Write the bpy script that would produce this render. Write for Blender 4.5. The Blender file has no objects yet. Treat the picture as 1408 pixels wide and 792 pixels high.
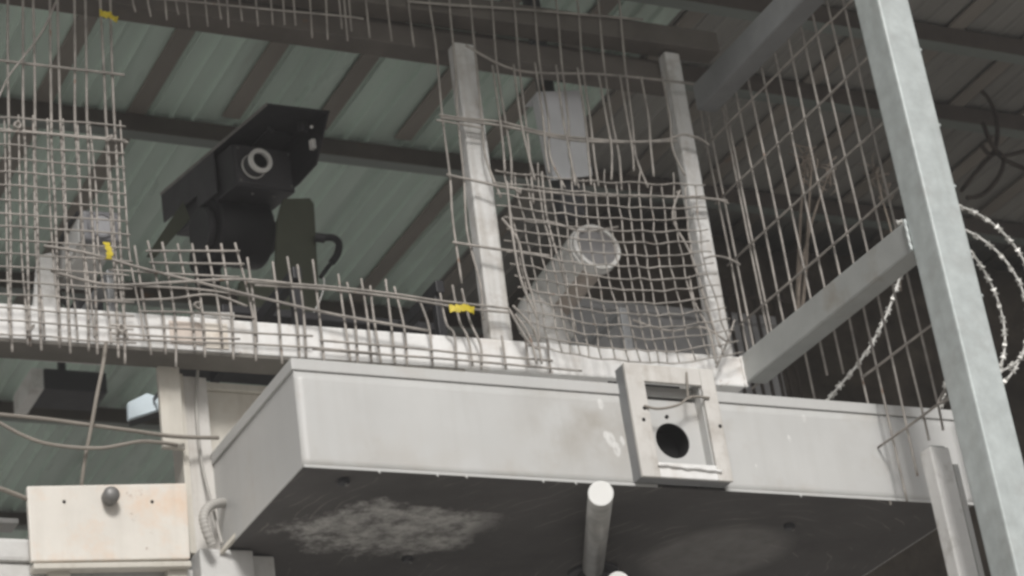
import bpy, bmesh, math, random
from mathutils import Vector, Matrix
rnd = random.Random(7)
R = math.radians
sc = bpy.context.scene
COL = sc.collection

# ------------------------------------------------------------------ camera
YAW, PITCH, ROLL, FPX = R(-29.63), R(26.21), R(-8.53), 3211.0
FW = Vector((-math.sin(YAW)*math.cos(PITCH), math.cos(YAW)*math.cos(PITCH), math.sin(PITCH)))
_r0 = Vector((math.cos(YAW), math.sin(YAW), 0)); _u0 = _r0.cross(FW)
RT = math.cos(ROLL)*_r0 + math.sin(ROLL)*_u0
UP = -math.sin(ROLL)*_r0 + math.cos(ROLL)*_u0
CAM = Vector((0, 0, 1.7))
cd = bpy.data.cameras.new('camera'); cam = bpy.data.objects.new('camera', cd); COL.objects.link(cam)
cd.sensor_width = 36; cd.lens = FPX/1408*36; cd.clip_start = .05; cd.clip_end = 1000
m = Matrix((RT, UP, -FW)).transposed().to_4x4(); m.translation = CAM
cam.matrix_world = m
cd.dof.use_dof = True; cd.dof.focus_distance = 7.2; cd.dof.aperture_fstop = 3.0; cd.dof.aperture_blades = 7
sc.camera = cam

# ------------------------------------------------------------------ sky, sun, exposure (overcast)
SUN_EL, SUN_AZ = 36, 196          # azimuth from +Y (north), clockwise
w = bpy.data.worlds.new('World'); sc.world = w; w.use_nodes = True
nt = w.node_tree; bgn = nt.nodes['Background']
sky = nt.nodes.new('ShaderNodeTexSky'); sky.sky_type = 'NISHITA'; sky.sun_disc = False
sky.sun_elevation = R(SUN_EL); sky.sun_rotation = R(SUN_AZ); sky.dust_density = 4.0; sky.air_density = 1.0; sky.ozone_density = 1.0
hs = nt.nodes.new('ShaderNodeHueSaturation'); hs.inputs['Saturation'].default_value = .22
nt.links.new(sky.outputs[0], hs.inputs['Color']); nt.links.new(hs.outputs[0], bgn.inputs['Color'])
bgn.inputs['Strength'].default_value = .05
sl = bpy.data.lights.new('sun', 'SUN'); sl.energy = 2.3; sl.angle = R(14); sl.color = (1, .975, .94)
so = bpy.data.objects.new('sun', sl); COL.objects.link(so)
sd = Vector((math.sin(R(SUN_AZ))*math.cos(R(SUN_EL)), math.cos(R(SUN_AZ))*math.cos(R(SUN_EL)), math.sin(R(SUN_EL))))
so.rotation_euler = (-sd).to_track_quat('-Z', 'Y').to_euler(); so.location = (0, -5, 12)
vs = sc.view_settings; vs.view_transform = 'Standard'; vs.look = 'None'; vs.gamma = 1; vs.use_curve_mapping = False
vs.exposure = 0.2
sc.render.filter_size = 2.9
sc.cycles.filter_width = 2.9
sc.cycles.max_bounces = 8; sc.cycles.diffuse_bounces = 6

# ------------------------------------------------------------------ helpers
def ray(px, py): return FW + RT*((px-704)/FPX) - UP*((py-396)/FPX)
def onY(px, py, Y): d = ray(px, py); return CAM + d*((Y-CAM.y)/d.y)
def onX(px, py, X): d = ray(px, py); return CAM + d*((X-CAM.x)/d.x)
def onZ(px, py, Z): d = ray(px, py); return CAM + d*((Z-CAM.z)/d.z)
def V(*a): return Vector(a)

def link_mesh(name, verts, faces, mat, parent=None, smooth=False):
    me = bpy.data.meshes.new(name); me.from_pydata([tuple(v) for v in verts], [], faces); me.update()
    return link_data(name, me, mat, parent, smooth)
def link_data(name, me, mat, parent=None, smooth=False):
    if mat is not None and not me.materials: me.materials.append(mat)
    if smooth:
        for p in me.polygons: p.use_smooth = True
    o = bpy.data.objects.new(name, me); COL.objects.link(o)
    if parent is not None:
        o.parent = parent; o.matrix_parent_inverse = PINV(parent)
    return o
def PINV(p):
    mm = p.matrix_basis.copy(); q = p.parent
    if q is not None: mm = q.matrix_basis @ q.matrix_parent_inverse.copy() @ mm if False else q.matrix_basis @ p.matrix_parent_inverse @ p.matrix_basis
    return mm.inverted()
def tag(o, label, cat=None, group=None, kind=None):
    if label: o['label'] = label
    if cat: o['category'] = cat; o['kind'] = 'thing'
    if group: o['group'] = group
    if kind: o['kind'] = kind
    return o
def thing(name, label, cat, loc=(0, 0, 0), group=None):
    o = bpy.data.objects.new(name, None); COL.objects.link(o); o.location = loc; o.empty_display_size = .1
    return tag(o, label, cat, group)

def bm_obj(name, bm, mat, parent=None, smooth=False):
    bmesh.ops.recalc_face_normals(bm, faces=bm.faces)
    me = bpy.data.meshes.new(name); bm.to_mesh(me); bm.free()
    return link_data(name, me, mat, parent, smooth)
def hexa(bm, c8):
    v = [bm.verts.new(c) for c in c8]
    for f in ((0,1,2,3),(4,7,6,5),(0,4,5,1),(1,5,6,2),(2,6,7,3),(3,7,4,0)): bm.faces.new([v[i] for i in f])
def bevel(bm, b, seg=2):
    if b > 0: bmesh.ops.bevel(bm, geom=list(bm.edges), offset=b, segments=seg, profile=.6, affect='EDGES', clamp_overlap=True)
def box(name, x0, x1, y0, y1, z0, z1, mat, parent=None, b=.004, seg=2):
    bm = bmesh.new(); hexa(bm, [(x0,y0,z0),(x1,y0,z0),(x1,y1,z0),(x0,y1,z0),(x0,y0,z1),(x1,y0,z1),(x1,y1,z1),(x0,y1,z1)])
    bmesh.ops.recalc_face_normals(bm, faces=bm.faces); bevel(bm, b, seg)
    return bm_obj(name, bm, mat, parent)
def bar(name, p0, p1, a, c, mat, parent=None, b=.004):
    """box between two points; a and c are the full cross-section vectors, p0/p1 the corner line"""
    p0, p1, a, c = Vector(p0), Vector(p1), Vector(a), Vector(c)
    bm = bmesh.new(); hexa(bm, [p0, p0+a, p0+a+c, p0+c, p1, p1+a, p1+a+c, p1+c])
    bmesh.ops.recalc_face_normals(bm, faces=bm.faces); bevel(bm, b)
    return bm_obj(name, bm, mat, parent)
def spline(pts, n=5):
    P = [Vector(p) for p in pts]
    if len(P) < 3:
        return [P[0].lerp(P[1], i/n) for i in range(n+1)]
    out = []
    for i in range(len(P)-1):
        a = P[max(i-1,0)]; b_ = P[i]; c = P[i+1]; d = P[min(i+2,len(P)-1)]
        for k in range(n):
            t = k/n
            out.append(.5*((2*b_)+(c-a)*t+(2*a-5*b_+4*c-d)*t*t+(3*b_-a-3*c+d)*t*t*t))
    out.append(P[-1]); return out
def tube_geo(pts, r, sides=6, rf=None):
    P = [Vector(p) for p in pts]; verts = []; faces = []
    t = (P[1]-P[0]).normalized(); ref = Vector((0,0,1)) if abs(t.z) < .9 else Vector((1,0,0))
    n = t.cross(ref).normalized()
    for i, p in enumerate(P):
        tt = (P[min(i+1,len(P)-1)]-P[max(i-1,0)]).normalized()
        n = (n - tt*n.dot(tt)).normalized(); bn = tt.cross(n)
        rr = r if rf is None else rf(i/(len(P)-1))*r
        for k in range(sides):
            a = 2*math.pi*k/sides; verts.append(p+n*(rr*math.cos(a))+bn*(rr*math.sin(a)))
    for i in range(len(P)-1):
        for k in range(sides):
            k2 = (k+1) % sides
            faces.append((i*sides+k, i*sides+k2, (i+1)*sides+k2, (i+1)*sides+k))
    faces.append(tuple(range(sides))[::-1]); faces.append(tuple((len(P)-1)*sides+k for k in range(sides)))
    return verts, faces
def tube(name, pts, r, mat, parent=None, sides=6, n=5, rf=None, raw=False):
    v, f = tube_geo(pts if raw else spline(pts, n), r, sides, rf)
    return link_mesh(name, v, f, mat, parent, smooth=True)
def cyl(name, p0, p1, r, mat, parent=None, sides=28, b=.0, r1=None):
    p0, p1 = Vector(p0), Vector(p1); ax = (p1-p0)
    bm = bmesh.new()
    bmesh.ops.create_cone(bm, cap_ends=True, segments=sides, radius1=r, radius2=(r if r1 is None else r1), depth=ax.length)
    if b: bmesh.ops.bevel(bm, geom=[e for e in bm.edges if e.is_boundary or len([f for f in e.link_faces if len(f.verts) > 4])], offset=b, segments=2, profile=.5, affect='EDGES')
    q = ax.to_track_quat('Z', 'Y'); mm = q.to_matrix().to_4x4(); mm.translation = (p0+p1)/2
    bm.transform(mm)
    o = bm_obj(name, bm, mat, parent)
    for p in o.data.polygons: p.use_smooth = len(p.vertices) <= 4
    return o
def ring(name, c, ax, r0, r1, depth, mat, parent=None, sides=32):
    """hollow tube: outer r1, inner r0, from c along ax"""
    c, ax = Vector(c), Vector(ax).normalized(); q = ax.to_track_quat('Z', 'Y').to_matrix()
    verts = []; faces = []
    for (rr, h) in ((r0,0),(r1,0),(r1,depth),(r0,depth)):
        for k in range(sides):
            a = 2*math.pi*k/sides; verts.append(c+q@Vector((rr*math.cos(a), rr*math.sin(a), h)))
    for j in range(4):
        for k in range(sides):
            k2 = (k+1) % sides; j2 = (j+1) % 4
            faces.append((j*sides+k, j2*sides+k, j2*sides+k2, j*sides+k2))
    return link_mesh(name, verts, faces, mat, parent)
def extrude_poly(name, pts, vec, mat, parent=None, b=.003):
    bm = bmesh.new(); v0 = [bm.verts.new(Vector(p)) for p in pts]; v1 = [bm.verts.new(Vector(p)+Vector(vec)) for p in pts]
    n = len(pts); bm.faces.new(v0); bm.faces.new(v1[::-1])
    for i in range(n): bm.faces.new((v0[i], v1[i], v1[(i+1) % n], v0[(i+1) % n]))
    bmesh.ops.recalc_face_normals(bm, faces=bm.faces); bevel(bm, b, 1)
    return bm_obj(name, bm, mat, parent)

# ------------------------------------------------------------------ materials
def mat(name, col, rough=.6, metal=0, var=.12, scale=6, dirt=None, dirt_amt=.0, dirt_scale=4, bump=.1, bscale=60, rust=0, streak=0, spec=.4, stretch=(1,1,1)):
    M = bpy.data.materials.new(name); M.use_nodes = True; t = M.node_tree; N = t.nodes; L = t.links
    P = N['Principled BSDF']; P.inputs['Roughness'].default_value = rough; P.inputs['Metallic'].default_value = metal
    P.inputs['Specular IOR Level'].default_value = spec
    g = N.new('ShaderNodeNewGeometry')
    mp = N.new('ShaderNodeMapping'); mp.inputs['Scale'].default_value = stretch; L.new(g.outputs['Position'], mp.inputs['Vector'])
    def noise(s, d=6, rgh=.6, vec=None):
        n = N.new('ShaderNodeTexNoise'); n.inputs['Scale'].default_value = s; n.inputs['Detail'].default_value = d; n.inputs['Roughness'].default_value = rgh
        L.new((vec or mp.outputs[0]), n.inputs['Vector']); return n.outputs['Fac']
    def ramp(fac, a, b_):
        r_ = N.new('ShaderNodeMapRange'); r_.inputs['From Min'].default_value = a; r_.inputs['From Max'].default_value = b_; r_.clamp = True
        L.new(fac, r_.inputs['Value']); return r_.outputs[0]
    def mix(fac, a, b_):
        x = N.new('ShaderNodeMix'); x.data_type = 'RGBA'
        if isinstance(fac, float): x.inputs[0].default_value = fac
        else: L.new(fac, x.inputs[0])
        for i, c in ((6, a), (7, b_)):
            if isinstance(c, tuple): x.inputs[i].default_value = (*c, 1)
            else: L.new(c, x.inputs[i])
        return x.outputs[2]
    def mul(a, k):
        x = N.new('ShaderNodeMath'); x.operation = 'MULTIPLY'; L.new(a, x.inputs[0])
        if isinstance(k, (int, float)): x.inputs[1].default_value = k
        else: L.new(k, x.inputs[1])
        return x.outputs[0]
    lo = tuple(c*(1-var) for c in col); hi = tuple(min(1, c*(1+var)) for c in col)
    c = mix(ramp(noise(scale), .3, .7), lo, hi)
    if dirt and dirt_amt:
        d = ramp(noise(dirt_scale, 9, .68), .62-dirt_amt*.35, .78-dirt_amt*.1)
        c = mix(mul(d, .75), c, dirt)
    if streak:
        mp2 = N.new('ShaderNodeMapping'); mp2.inputs['Scale'].default_value = (14, 14, .7); L.new(g.outputs['Position'], mp2.inputs['Vector'])
        c = mix(mul(ramp(noise(1.6, 5, .6, mp2.outputs[0]), .5, .78), streak), c, tuple(k*.45 for k in col[:1])+tuple(k*.40 for k in col[1:2])+tuple(k*.33 for k in col[2:]))
    if rust:
        c = mix(ramp(noise(dirt_scale*1.7, 10, .72), .66-rust*.2, .72-rust*.1), c, (.22, .10, .045))
    L.new(c, P.inputs['Base Color'])
    rr = N.new('ShaderNodeMapRange'); rr.inputs['To Min'].default_value = max(0, rough-.12); rr.inputs['To Max'].default_value = min(1, rough+.12)
    L.new(noise(scale*2.3), rr.inputs['Value']); L.new(rr.outputs[0], P.inputs['Roughness'])
    if bump:
        bp = N.new('ShaderNodeBump'); bp.inputs['Strength'].default_value = bump; bp.inputs['Distance'].default_value = .01
        L.new(noise(bscale, 4), bp.inputs['Height']); L.new(bp.outputs[0], P.inputs['Normal'])
    M['mixers'] = 1
    return M
MT = {
 'ground': mat('ground_concrete', (.40,.385,.36), .9, var=.2, scale=.8, bump=.3, bscale=8),
 'roof': mat('roof_sheet_green', (.60,.72,.65), .30, .0, var=.16, scale=3.5, dirt=(.16,.15,.13), dirt_amt=.25, dirt_scale=2.2, bump=.04, bscale=12, stretch=(1,.15,1), spec=.6),
 'purlin': mat('purlin_steel', (.115,.10,.09), .6, .2, var=.25, scale=5, rust=.15),
 'ribshade': mat('rib_shade_brown', (.24,.22,.195), .65, 0, var=.2, scale=5, rust=.08, stretch=(1,.2,1)),
 'flangelit': mat('flange_bounce_grey', (.21,.235,.22), .5, .1, var=.2, scale=5, stretch=(.2,1,1)),
 'rail': mat('brown_rail_paint', (.12,.106,.093), .6, 0, var=.22, scale=6, rust=.1),
 'rail2': mat('dark_soffit', (.15,.14,.125), .7, 0, var=.2, scale=6, rust=.1),
 'patch': mat('pinkish_filler', (.64,.56,.50), .7, 0, var=.15, scale=12, rust=.08),
 'patch2': mat('cream_filler', (.74,.69,.62), .6, 0, var=.1, scale=12, dirt=(.5,.38,.28), dirt_amt=.3, dirt_scale=14),
 'plaque': mat('cream_rust_stained', (.70,.665,.61), .5, 0, var=.06, scale=7, dirt=(.72,.50,.34), dirt_amt=.46, dirt_scale=6, rust=.26, streak=.15, bump=.12),
 'white': mat('white_paint_dirty', (.62,.60,.57), .55, 0, var=.08, scale=5, dirt=(.33,.29,.25), dirt_amt=.35, dirt_scale=7, streak=.5, bump=.08),
 'whiterust': mat('white_paint_rusty', (.80,.795,.785), .5, 0, var=.06, scale=7, dirt=(.55,.49,.43), dirt_amt=.3, dirt_scale=6, rust=.12, streak=.22, bump=.12),
 'post': mat('white_post_worn', (.65,.645,.635), .6, 0, var=.14, scale=9, dirt=(.36,.32,.28), dirt_amt=.35, dirt_scale=11, bump=.3, bscale=40, streak=.5),
 'cab': mat('cabinet_grey_white', (.53,.53,.52), .45, 0, var=.05, scale=3, dirt=(.45,.42,.38), dirt_amt=.22, dirt_scale=3, bump=.04, bscale=30, streak=.07),
 'galv': mat('galvanised_steel', (.52,.56,.555), .45, .15, var=.13, scale=22, dirt=(.40,.41,.40), dirt_amt=.28, dirt_scale=7, streak=.18, bump=.06, bscale=90, spec=.5),
 'galvb': mat('painted_galvanised_brace', (.40,.41,.40), .5, .1, var=.1, scale=7, dirt=(.24,.18,.12), dirt_amt=.2, dirt_scale=4, bump=.08),
 'bracketm': mat('pale_zinc_sheet', (.78,.79,.82), .5, .1, var=.08, scale=6, bump=.05),
 'roofg': mat('roof_sheet_grey', (.25,.245,.23), .5, .0, var=.2, scale=3.5, dirt=(.11,.10,.085), dirt_amt=.3, dirt_scale=2.2, bump=.04, bscale=12, stretch=(1,.15,1), spec=.5),
 'galvd': mat('weathered_and_shade_zinc', (.24,.245,.25), .5, .2, var=.15, scale=6, bump=.1),
 'wire': mat('weathered_wire', (.345,.318,.292), .7, .05, var=.35, scale=14, rust=.22, dirt_scale=9, bump=.2, bscale=200),
 'cable': mat('grey_cable', (.26,.235,.205), .7, 0, var=.15, scale=15),
 'black': mat('black_powder_coat', (.022,.0215,.024), .5, 0, var=.25, scale=8, bump=.05, spec=.35),
 'blackg': mat('dark_grey_alloy', (.05,.049,.053), .45, .1, var=.2, scale=8, bump=.05),
 'olive': mat('olive_paint', (.075,.082,.055), .6, 0, var=.12, scale=6, bump=.05),
 'edge': mat('edge_highlight_grey', (.26,.25,.24), .5, .2, var=.3, scale=20),
 'slab': mat('charcoal_plate', (.075,.073,.079), .5, .1, var=.15, scale=9, bump=.05),
 'ringm': mat('bare_steel_rim', (.85,.84,.81), .38, .1, var=.1, scale=20),
 'bore': mat('bore_black', (.006,.006,.006), .9, 0, var=.1, scale=5, bump=0),
 'cctv': mat('camera_shell_offwhite', (.80,.79,.77), .45, 0, var=.06, scale=8, dirt=(.28,.25,.21), dirt_amt=.3, dirt_scale=9),
 'cctvd': mat('camera_shell_dusty', (.52,.45,.40), .6, 0, var=.16, scale=9, dirt=(.2,.16,.12), dirt_amt=.4, dirt_scale=12),
 'cctvg': mat('camera_front_grey', (.22,.22,.235), .4, 0, var=.1, scale=9),
 'lensl': mat('frosted_lens', (.42,.42,.44), .35, 0, var=.1, scale=9, bump=0),
 'glass': mat('lens_glass', (.27,.265,.27), .22, 0, var=.1, scale=5, bump=0, spec=.7),
 'yellow': mat('yellow_tape', (.58,.46,.035), .55, 0, var=.25, scale=40, bump=.1),
 'cream': mat('cream_panel', (.60,.57,.51), .6, 0, var=.07, scale=4, dirt=(.40,.34,.27), dirt_amt=.28, dirt_scale=4, streak=.3),
 'wall': mat('white_render', (.60,.595,.58), .75, 0, var=.07, scale=4, dirt=(.40,.38,.35), dirt_amt=.3, dirt_scale=3, bump=.25, bscale=50),
 'rock': mat('dark_earth_wall', (.075,.062,.050), .95, 0, var=.45, scale=5, dirt=(.025,.02,.016), dirt_amt=.6, dirt_scale=9, bump=1.0, bscale=14),
 'palewall': mat('pale_block_wall', (.42,.42,.43), .8, 0, var=.12, scale=5, bump=.3),
 'dry': mat('dry_stalk', (.22,.185,.155), .9, 0, var=.25, scale=25),
 'vine': mat('dark_vine', (.05,.04,.033), .9, 0, var=.3, scale=20),
 'razor': mat('razor_wire_zinc', (.66,.65,.62), .45, .2, var=.2, scale=40),
 'bolt': mat('grey_bolt', (.20,.195,.19), .5, .3, var=.15, scale=20),
 'rod': mat('rod_galvanised', (.37,.365,.35), .42, .35, var=.2, scale=14, stretch=(1,1,3)),
 'rodcap': mat('white_cap', (.82,.82,.80), .5, 0, var=.03, scale=10, bump=0),
 'bluebox': mat('pale_blue_plastic', (.70,.80,.86), .45, 0, var=.08, scale=10),
 'darkbox': mat('dark_fitting', (.05,.05,.055), .5, 0, var=.15, scale=10),
 'conduit': mat('grey_conduit', (.40,.385,.36), .6, 0, var=.08, scale=12),
}
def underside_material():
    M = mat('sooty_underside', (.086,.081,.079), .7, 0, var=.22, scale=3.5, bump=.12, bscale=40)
    t = M.node_tree; N = t.nodes; L = t.links; P = N['Principled BSDF']
    base = P.inputs['Base Color'].links[0].from_socket
    g = N.new('ShaderNodeNewGeometry')
    def blob(c, rad, sq, nscale, lo, hi, amp=.34):
        sub = N.new('ShaderNodeVectorMath'); sub.operation = 'SUBTRACT'; L.new(g.outputs['Position'], sub.inputs[0]); sub.inputs[1].default_value = c
        nn = N.new('ShaderNodeTexNoise'); nn.inputs['Scale'].default_value = nscale; nn.inputs['Detail'].default_value = 9; nn.inputs['Roughness'].default_value = .72
        L.new(g.outputs['Position'], nn.inputs['Vector'])
        n2 = N.new('ShaderNodeVectorMath'); n2.operation = 'MULTIPLY_ADD'; L.new(nn.outputs['Color'], n2.inputs[0]); n2.inputs[1].default_value = (amp,amp,0); L.new(sub.outputs[0], n2.inputs[2])
        sc_ = N.new('ShaderNodeVectorMath'); sc_.operation = 'MULTIPLY'; L.new(n2.outputs[0], sc_.inputs[0]); sc_.inputs[1].default_value = sq
        ln = N.new('ShaderNodeVectorMath'); ln.operation = 'LENGTH'; L.new(sc_.outputs[0], ln.inputs[0])
        mr = N.new('ShaderNodeMapRange'); mr.inputs['From Min'].default_value = rad; mr.inputs['From Max'].default_value = rad*.72; mr.clamp = True; L.new(ln.outputs['Value'], mr.inputs['Value'])
        f = N.new('ShaderNodeTexNoise'); f.inputs['Scale'].default_value = nscale*4; f.inputs['Detail'].default_value = 8; f.inputs['Roughness'].default_value = .75; L.new(g.outputs['Position'], f.inputs['Vector'])
        fr = N.new('ShaderNodeMapRange'); fr.inputs['From Min'].default_value = lo; fr.inputs['From Max'].default_value = hi; fr.clamp = True; L.new(f.outputs['Fac'], fr.inputs['Value'])
        mu = N.new('ShaderNodeMath'); mu.operation = 'MULTIPLY'; L.new(mr.outputs[0], mu.inputs[0]); L.new(fr.outputs[0], mu.inputs[1]); return mu.outputs[0]
    c1 = onZ(548, 728, 4.176); c2 = onZ(985, 762, 4.176)
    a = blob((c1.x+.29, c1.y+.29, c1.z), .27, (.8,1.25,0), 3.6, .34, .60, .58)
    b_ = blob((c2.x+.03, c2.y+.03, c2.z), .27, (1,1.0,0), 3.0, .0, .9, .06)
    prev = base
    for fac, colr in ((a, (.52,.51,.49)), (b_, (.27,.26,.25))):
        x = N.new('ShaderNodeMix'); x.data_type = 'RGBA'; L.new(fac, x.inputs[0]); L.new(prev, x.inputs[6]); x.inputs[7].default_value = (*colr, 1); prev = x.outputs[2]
    # curved rubbed scuff lines round the right-hand patch
    sub = N.new('ShaderNodeVectorMath'); sub.operation = 'SUBTRACT'; L.new(g.outputs['Position'], sub.inputs[0]); cc = onZ(980, 790, 4.176); sub.inputs[1].default_value = (cc.x, cc.y, cc.z)
    nn = N.new('ShaderNodeTexNoise'); nn.inputs['Scale'].default_value = 3; nn.inputs['Detail'].default_value = 3; L.new(g.outputs['Position'], nn.inputs['Vector'])
    le = N.new('ShaderNodeVectorMath'); le.operation = 'LENGTH'; L.new(sub.outputs[0], le.inputs[0])
    ma = N.new('ShaderNodeMath'); ma.operation = 'MULTIPLY_ADD'; L.new(nn.outputs['Fac'], ma.inputs[0]); ma.inputs[1].default_value = .18; L.new(le.outputs['Value'], ma.inputs[2])
    mm = N.new('ShaderNodeMath'); mm.operation = 'MULTIPLY'; L.new(ma.outputs[0], mm.inputs[0]); mm.inputs[1].default_value = 120
    si = N.new('ShaderNodeMath'); si.operation = 'SINE'; L.new(mm.outputs[0], si.inputs[0])
    ra = N.new('ShaderNodeMapRange'); ra.inputs['From Min'].default_value = .93; ra.inputs['From Max'].default_value = 1.0; L.new(si.outputs[0], ra.inputs['Value'])
    n3 = N.new('ShaderNodeTexNoise'); n3.inputs['Scale'].default_value = 7; n3.inputs['Detail'].default_value = 4; L.new(g.outputs['Position'], n3.inputs['Vector'])
    r3 = N.new('ShaderNodeMapRange'); r3.inputs['From Min'].default_value = .52; r3.inputs['From Max'].default_value = .66; r3.inputs['To Max'].default_value = .5; L.new(n3.outputs['Fac'], r3.inputs['Value'])
    mu = N.new('ShaderNodeMath'); mu.operation = 'MULTIPLY'; L.new(ra.outputs[0], mu.inputs[0]); L.new(r3.outputs[0], mu.inputs[1])
    x = N.new('ShaderNodeMix'); x.data_type = 'RGBA'; L.new(mu.outputs[0], x.inputs[0]); L.new(prev, x.inputs[6]); x.inputs[7].default_value = (.34,.32,.29,1); prev = x.outputs[2]
    L.new(prev, P.inputs['Base Color']); return M
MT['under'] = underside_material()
def cabinet_front_material():
    """grey-white paint with a smoky brown smudge beside the open box and white paint dabs"""
    M = mat('cabinet_front_paint', (.53,.53,.52), .45, 0, var=.06, scale=3, dirt=(.42,.39,.35), dirt_amt=.25, dirt_scale=4, bump=.05, bscale=30, streak=.10)
    t = M.node_tree; N = t.nodes; L = t.links; P = N['Principled BSDF']; prev = P.inputs['Base Color'].links[0].from_socket
    g = N.new('ShaderNodeNewGeometry')
    def blob(c, r0, r1, sq, ns, amp, colr, amt, flo=0., fhi=.01, fs=20):
        nonlocal prev
        nn = N.new('ShaderNodeTexNoise'); nn.inputs['Scale'].default_value = ns; nn.inputs['Detail'].default_value = 8; nn.inputs['Roughness'].default_value = .68; L.new(g.outputs['Position'], nn.inputs['Vector'])
        sub = N.new('ShaderNodeVectorMath'); sub.operation = 'SUBTRACT'; L.new(g.outputs['Position'], sub.inputs[0]); sub.inputs[1].default_value = (c.x+amp/2, c.y, c.z+amp/2)
        ad = N.new('ShaderNodeVectorMath'); ad.operation = 'MULTIPLY_ADD'; L.new(nn.outputs['Color'], ad.inputs[0]); ad.inputs[1].default_value = (amp, 0, amp); L.new(sub.outputs[0], ad.inputs[2])
        ml = N.new('ShaderNodeVectorMath'); ml.operation = 'MULTIPLY'; L.new(ad.outputs[0], ml.inputs[0]); ml.inputs[1].default_value = sq
        le = N.new('ShaderNodeVectorMath'); le.operation = 'LENGTH'; L.new(ml.outputs[0], le.inputs[0])
        mr = N.new('ShaderNodeMapRange'); mr.inputs['From Min'].default_value = r1; mr.inputs['From Max'].default_value = r0; mr.inputs['To Max'].default_value = amt; L.new(le.outputs['Value'], mr.inputs['Value'])
        f = N.new('ShaderNodeTexNoise'); f.inputs['Scale'].default_value = fs; f.inputs['Detail'].default_value = 6; L.new(g.outputs['Position'], f.inputs['Vector'])
        fr = N.new('ShaderNodeMapRange'); fr.inputs['From Min'].default_value = flo; fr.inputs['From Max'].default_value = fhi; L.new(f.outputs['Fac'], fr.inputs['Value'])
        mu = N.new('ShaderNodeMath'); mu.operation = 'MULTIPLY'; L.new(mr.outputs[0], mu.inputs[0]); L.new(fr.outputs[0], mu.inputs[1])
        x = N.new('ShaderNodeMix'); x.data_type = 'RGBA'; L.new(mu.outputs[0], x.inputs[0]); L.new(prev, x.inputs[6]); x.inputs[7].default_value = (*colr, 1); prev = x.outputs[2]
    blob(onY(815, 590, 5.476), .04, .26, (.8,0,1.3), 5, .16, (.27,.23,.18), .62, .3, .7, 9)
    blob(onY(560, 640, 5.476), .02, .30, (.5,0,2.2), 6, .14, (.36,.32,.27), .35, .35, .7, 12)
    for q, r in (((840,605),.016),((848,618),.014),((834,600),.012),((856,606),.010),((826,556),.010),((1105,575),.008),((1086,603),.007),((1040,640),.004)):
        blob(onY(*q, 5.476), r*.7, r, (1,0,.55), 30, .02, (.74,.735,.72), .7, .3, .5, 60)
    L.new(prev, P.inputs['Base Color']); return M
MT['cabf'] = cabinet_front_material()

# ------------------------------------------------------------------ setting: ground, walls
tag(link_mesh('ground', [(-150,-150,0),(150,-150,0),(150,150,0),(-150,150,0)], [(0,1,2,3)], MT['ground']), None, None, None, 'structure')

# white rendered wall under the platform, pier and column
wl = thing('rendered_wall', 'white rendered wall below the rusty cream plate at lower left', 'wall', (1.0, 6.14, 0))
box('wall_body', -.6, 2.283, 6.14, 6.34, 0, 4.125, MT['wall'], wl, .006)
box('wall_coping', -.6, 1.80, 6.125, 6.36, 4.127, 4.197, MT['wall'], wl, .012)
pr = thing('pier', 'white pier carrying the corner of the grey metal cabinet', 'pier', (2.4, 6.1, 0))
box('pier_body', 2.287, 2.455, 6.085, 6.45, 0, 4.172, MT['wall'], pr, .008)
box('pier_side_block', 2.457, 2.535, 6.12, 6.45, 0, 4.170, MT['wall'], pr, .008)
colm = thing('column', 'narrow white column under the cage beam beside the cabinet', 'column', (2.35, 6.15, 4.2))
box('column_shaft', 2.300, 2.378, 6.15, 6.23, 4.176, 4.762, MT['white'], colm, .004)
box('column_flange', 2.278, 2.298, 6.138, 6.225, 4.176, 4.764, MT['cream'], colm, .003)
box('infill_panel', 2.381, 2.80, 6.20, 6.22, 4.52, 4.74, MT['cream'], colm, .002)
box('panel_top_strip', 2.381, 2.80, 6.185, 6.215, 4.742, 4.765, MT['cream'], colm, .002)
bd = box('hanging_board', 2.205, 2.274, 6.10, 6.12, 4.495, 4.772, MT['cream'], None, .003)
tag(bd, 'short white board hanging from the beam left of the column', 'board')

# ------------------------------------------------------------------ canopy roof
roof = thing('canopy_roof', 'pale green corrugated sheet roof on dark purlins over everything', 'roof', (4, 8, 6.4))
ZR = 6.575; RIB = .375
def sheet_mesh():
    prof = []  # underside profile over one 1.11 m sheet: three deep ribs, two small stiffeners between
    for k in range(3):
        x = k*RIB
        prof += [(x,0),(x+.02,.0),(x+.028,.02),(x+.080,.02),(x+.088,0),(x+.115,0),(x+.119,-.014),(x+.124,-.014),(x+.129,0),(x+.19,0),(x+.197,-.02),(x+.203,-.02),(x+.214,0),(x+.28,0),(x+.287,-.02),(x+.293,-.02),(x+.304,0)]
    prof.append((3*RIB+.01, 0))
    verts = []; faces = []; ys = [4.75 + i*1.05 for i in range(10)]
    for (x, z) in prof:
        for y in ys: verts.append((x, y, z))
    n = len(ys); q = len(verts)
    for (x, z) in prof:
        for y in ys: verts.append((x, y, z+.0015))
    for i in range(len(prof)-1):
        for j in range(n-1):
            a = i*n+j; faces.append((a, a+1, a+n+1, a+n)); b_ = a+q; faces.append((b_, b_+n, b_+n+1, b_+1))
    me = bpy.data.meshes.new('roof_sheet'); me.from_pydata(verts, [], faces); me.update(); return me
sm = sheet_mesh(); sm.materials.append(MT['roof']); sm2 = sm.copy(); sm2.materials[0] = MT['roofg']
for v_ in sm2.vertices: v_.co.z *= .35
for i in range(1, 9):
    o = bpy.data.objects.new('roof_sheet', sm if i < 4 else sm2); COL.objects.link(o); o.parent = roof; o.matrix_parent_inverse = PINV(roof)
    o.location = (2.64 - 4*RIB + (i-1)*3*RIB, 0, ZR + (.003 if i % 2 else 0))
bbm = bmesh.new()  # flat dark strips standing in for the shade inside the sheet's ribs
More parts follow.
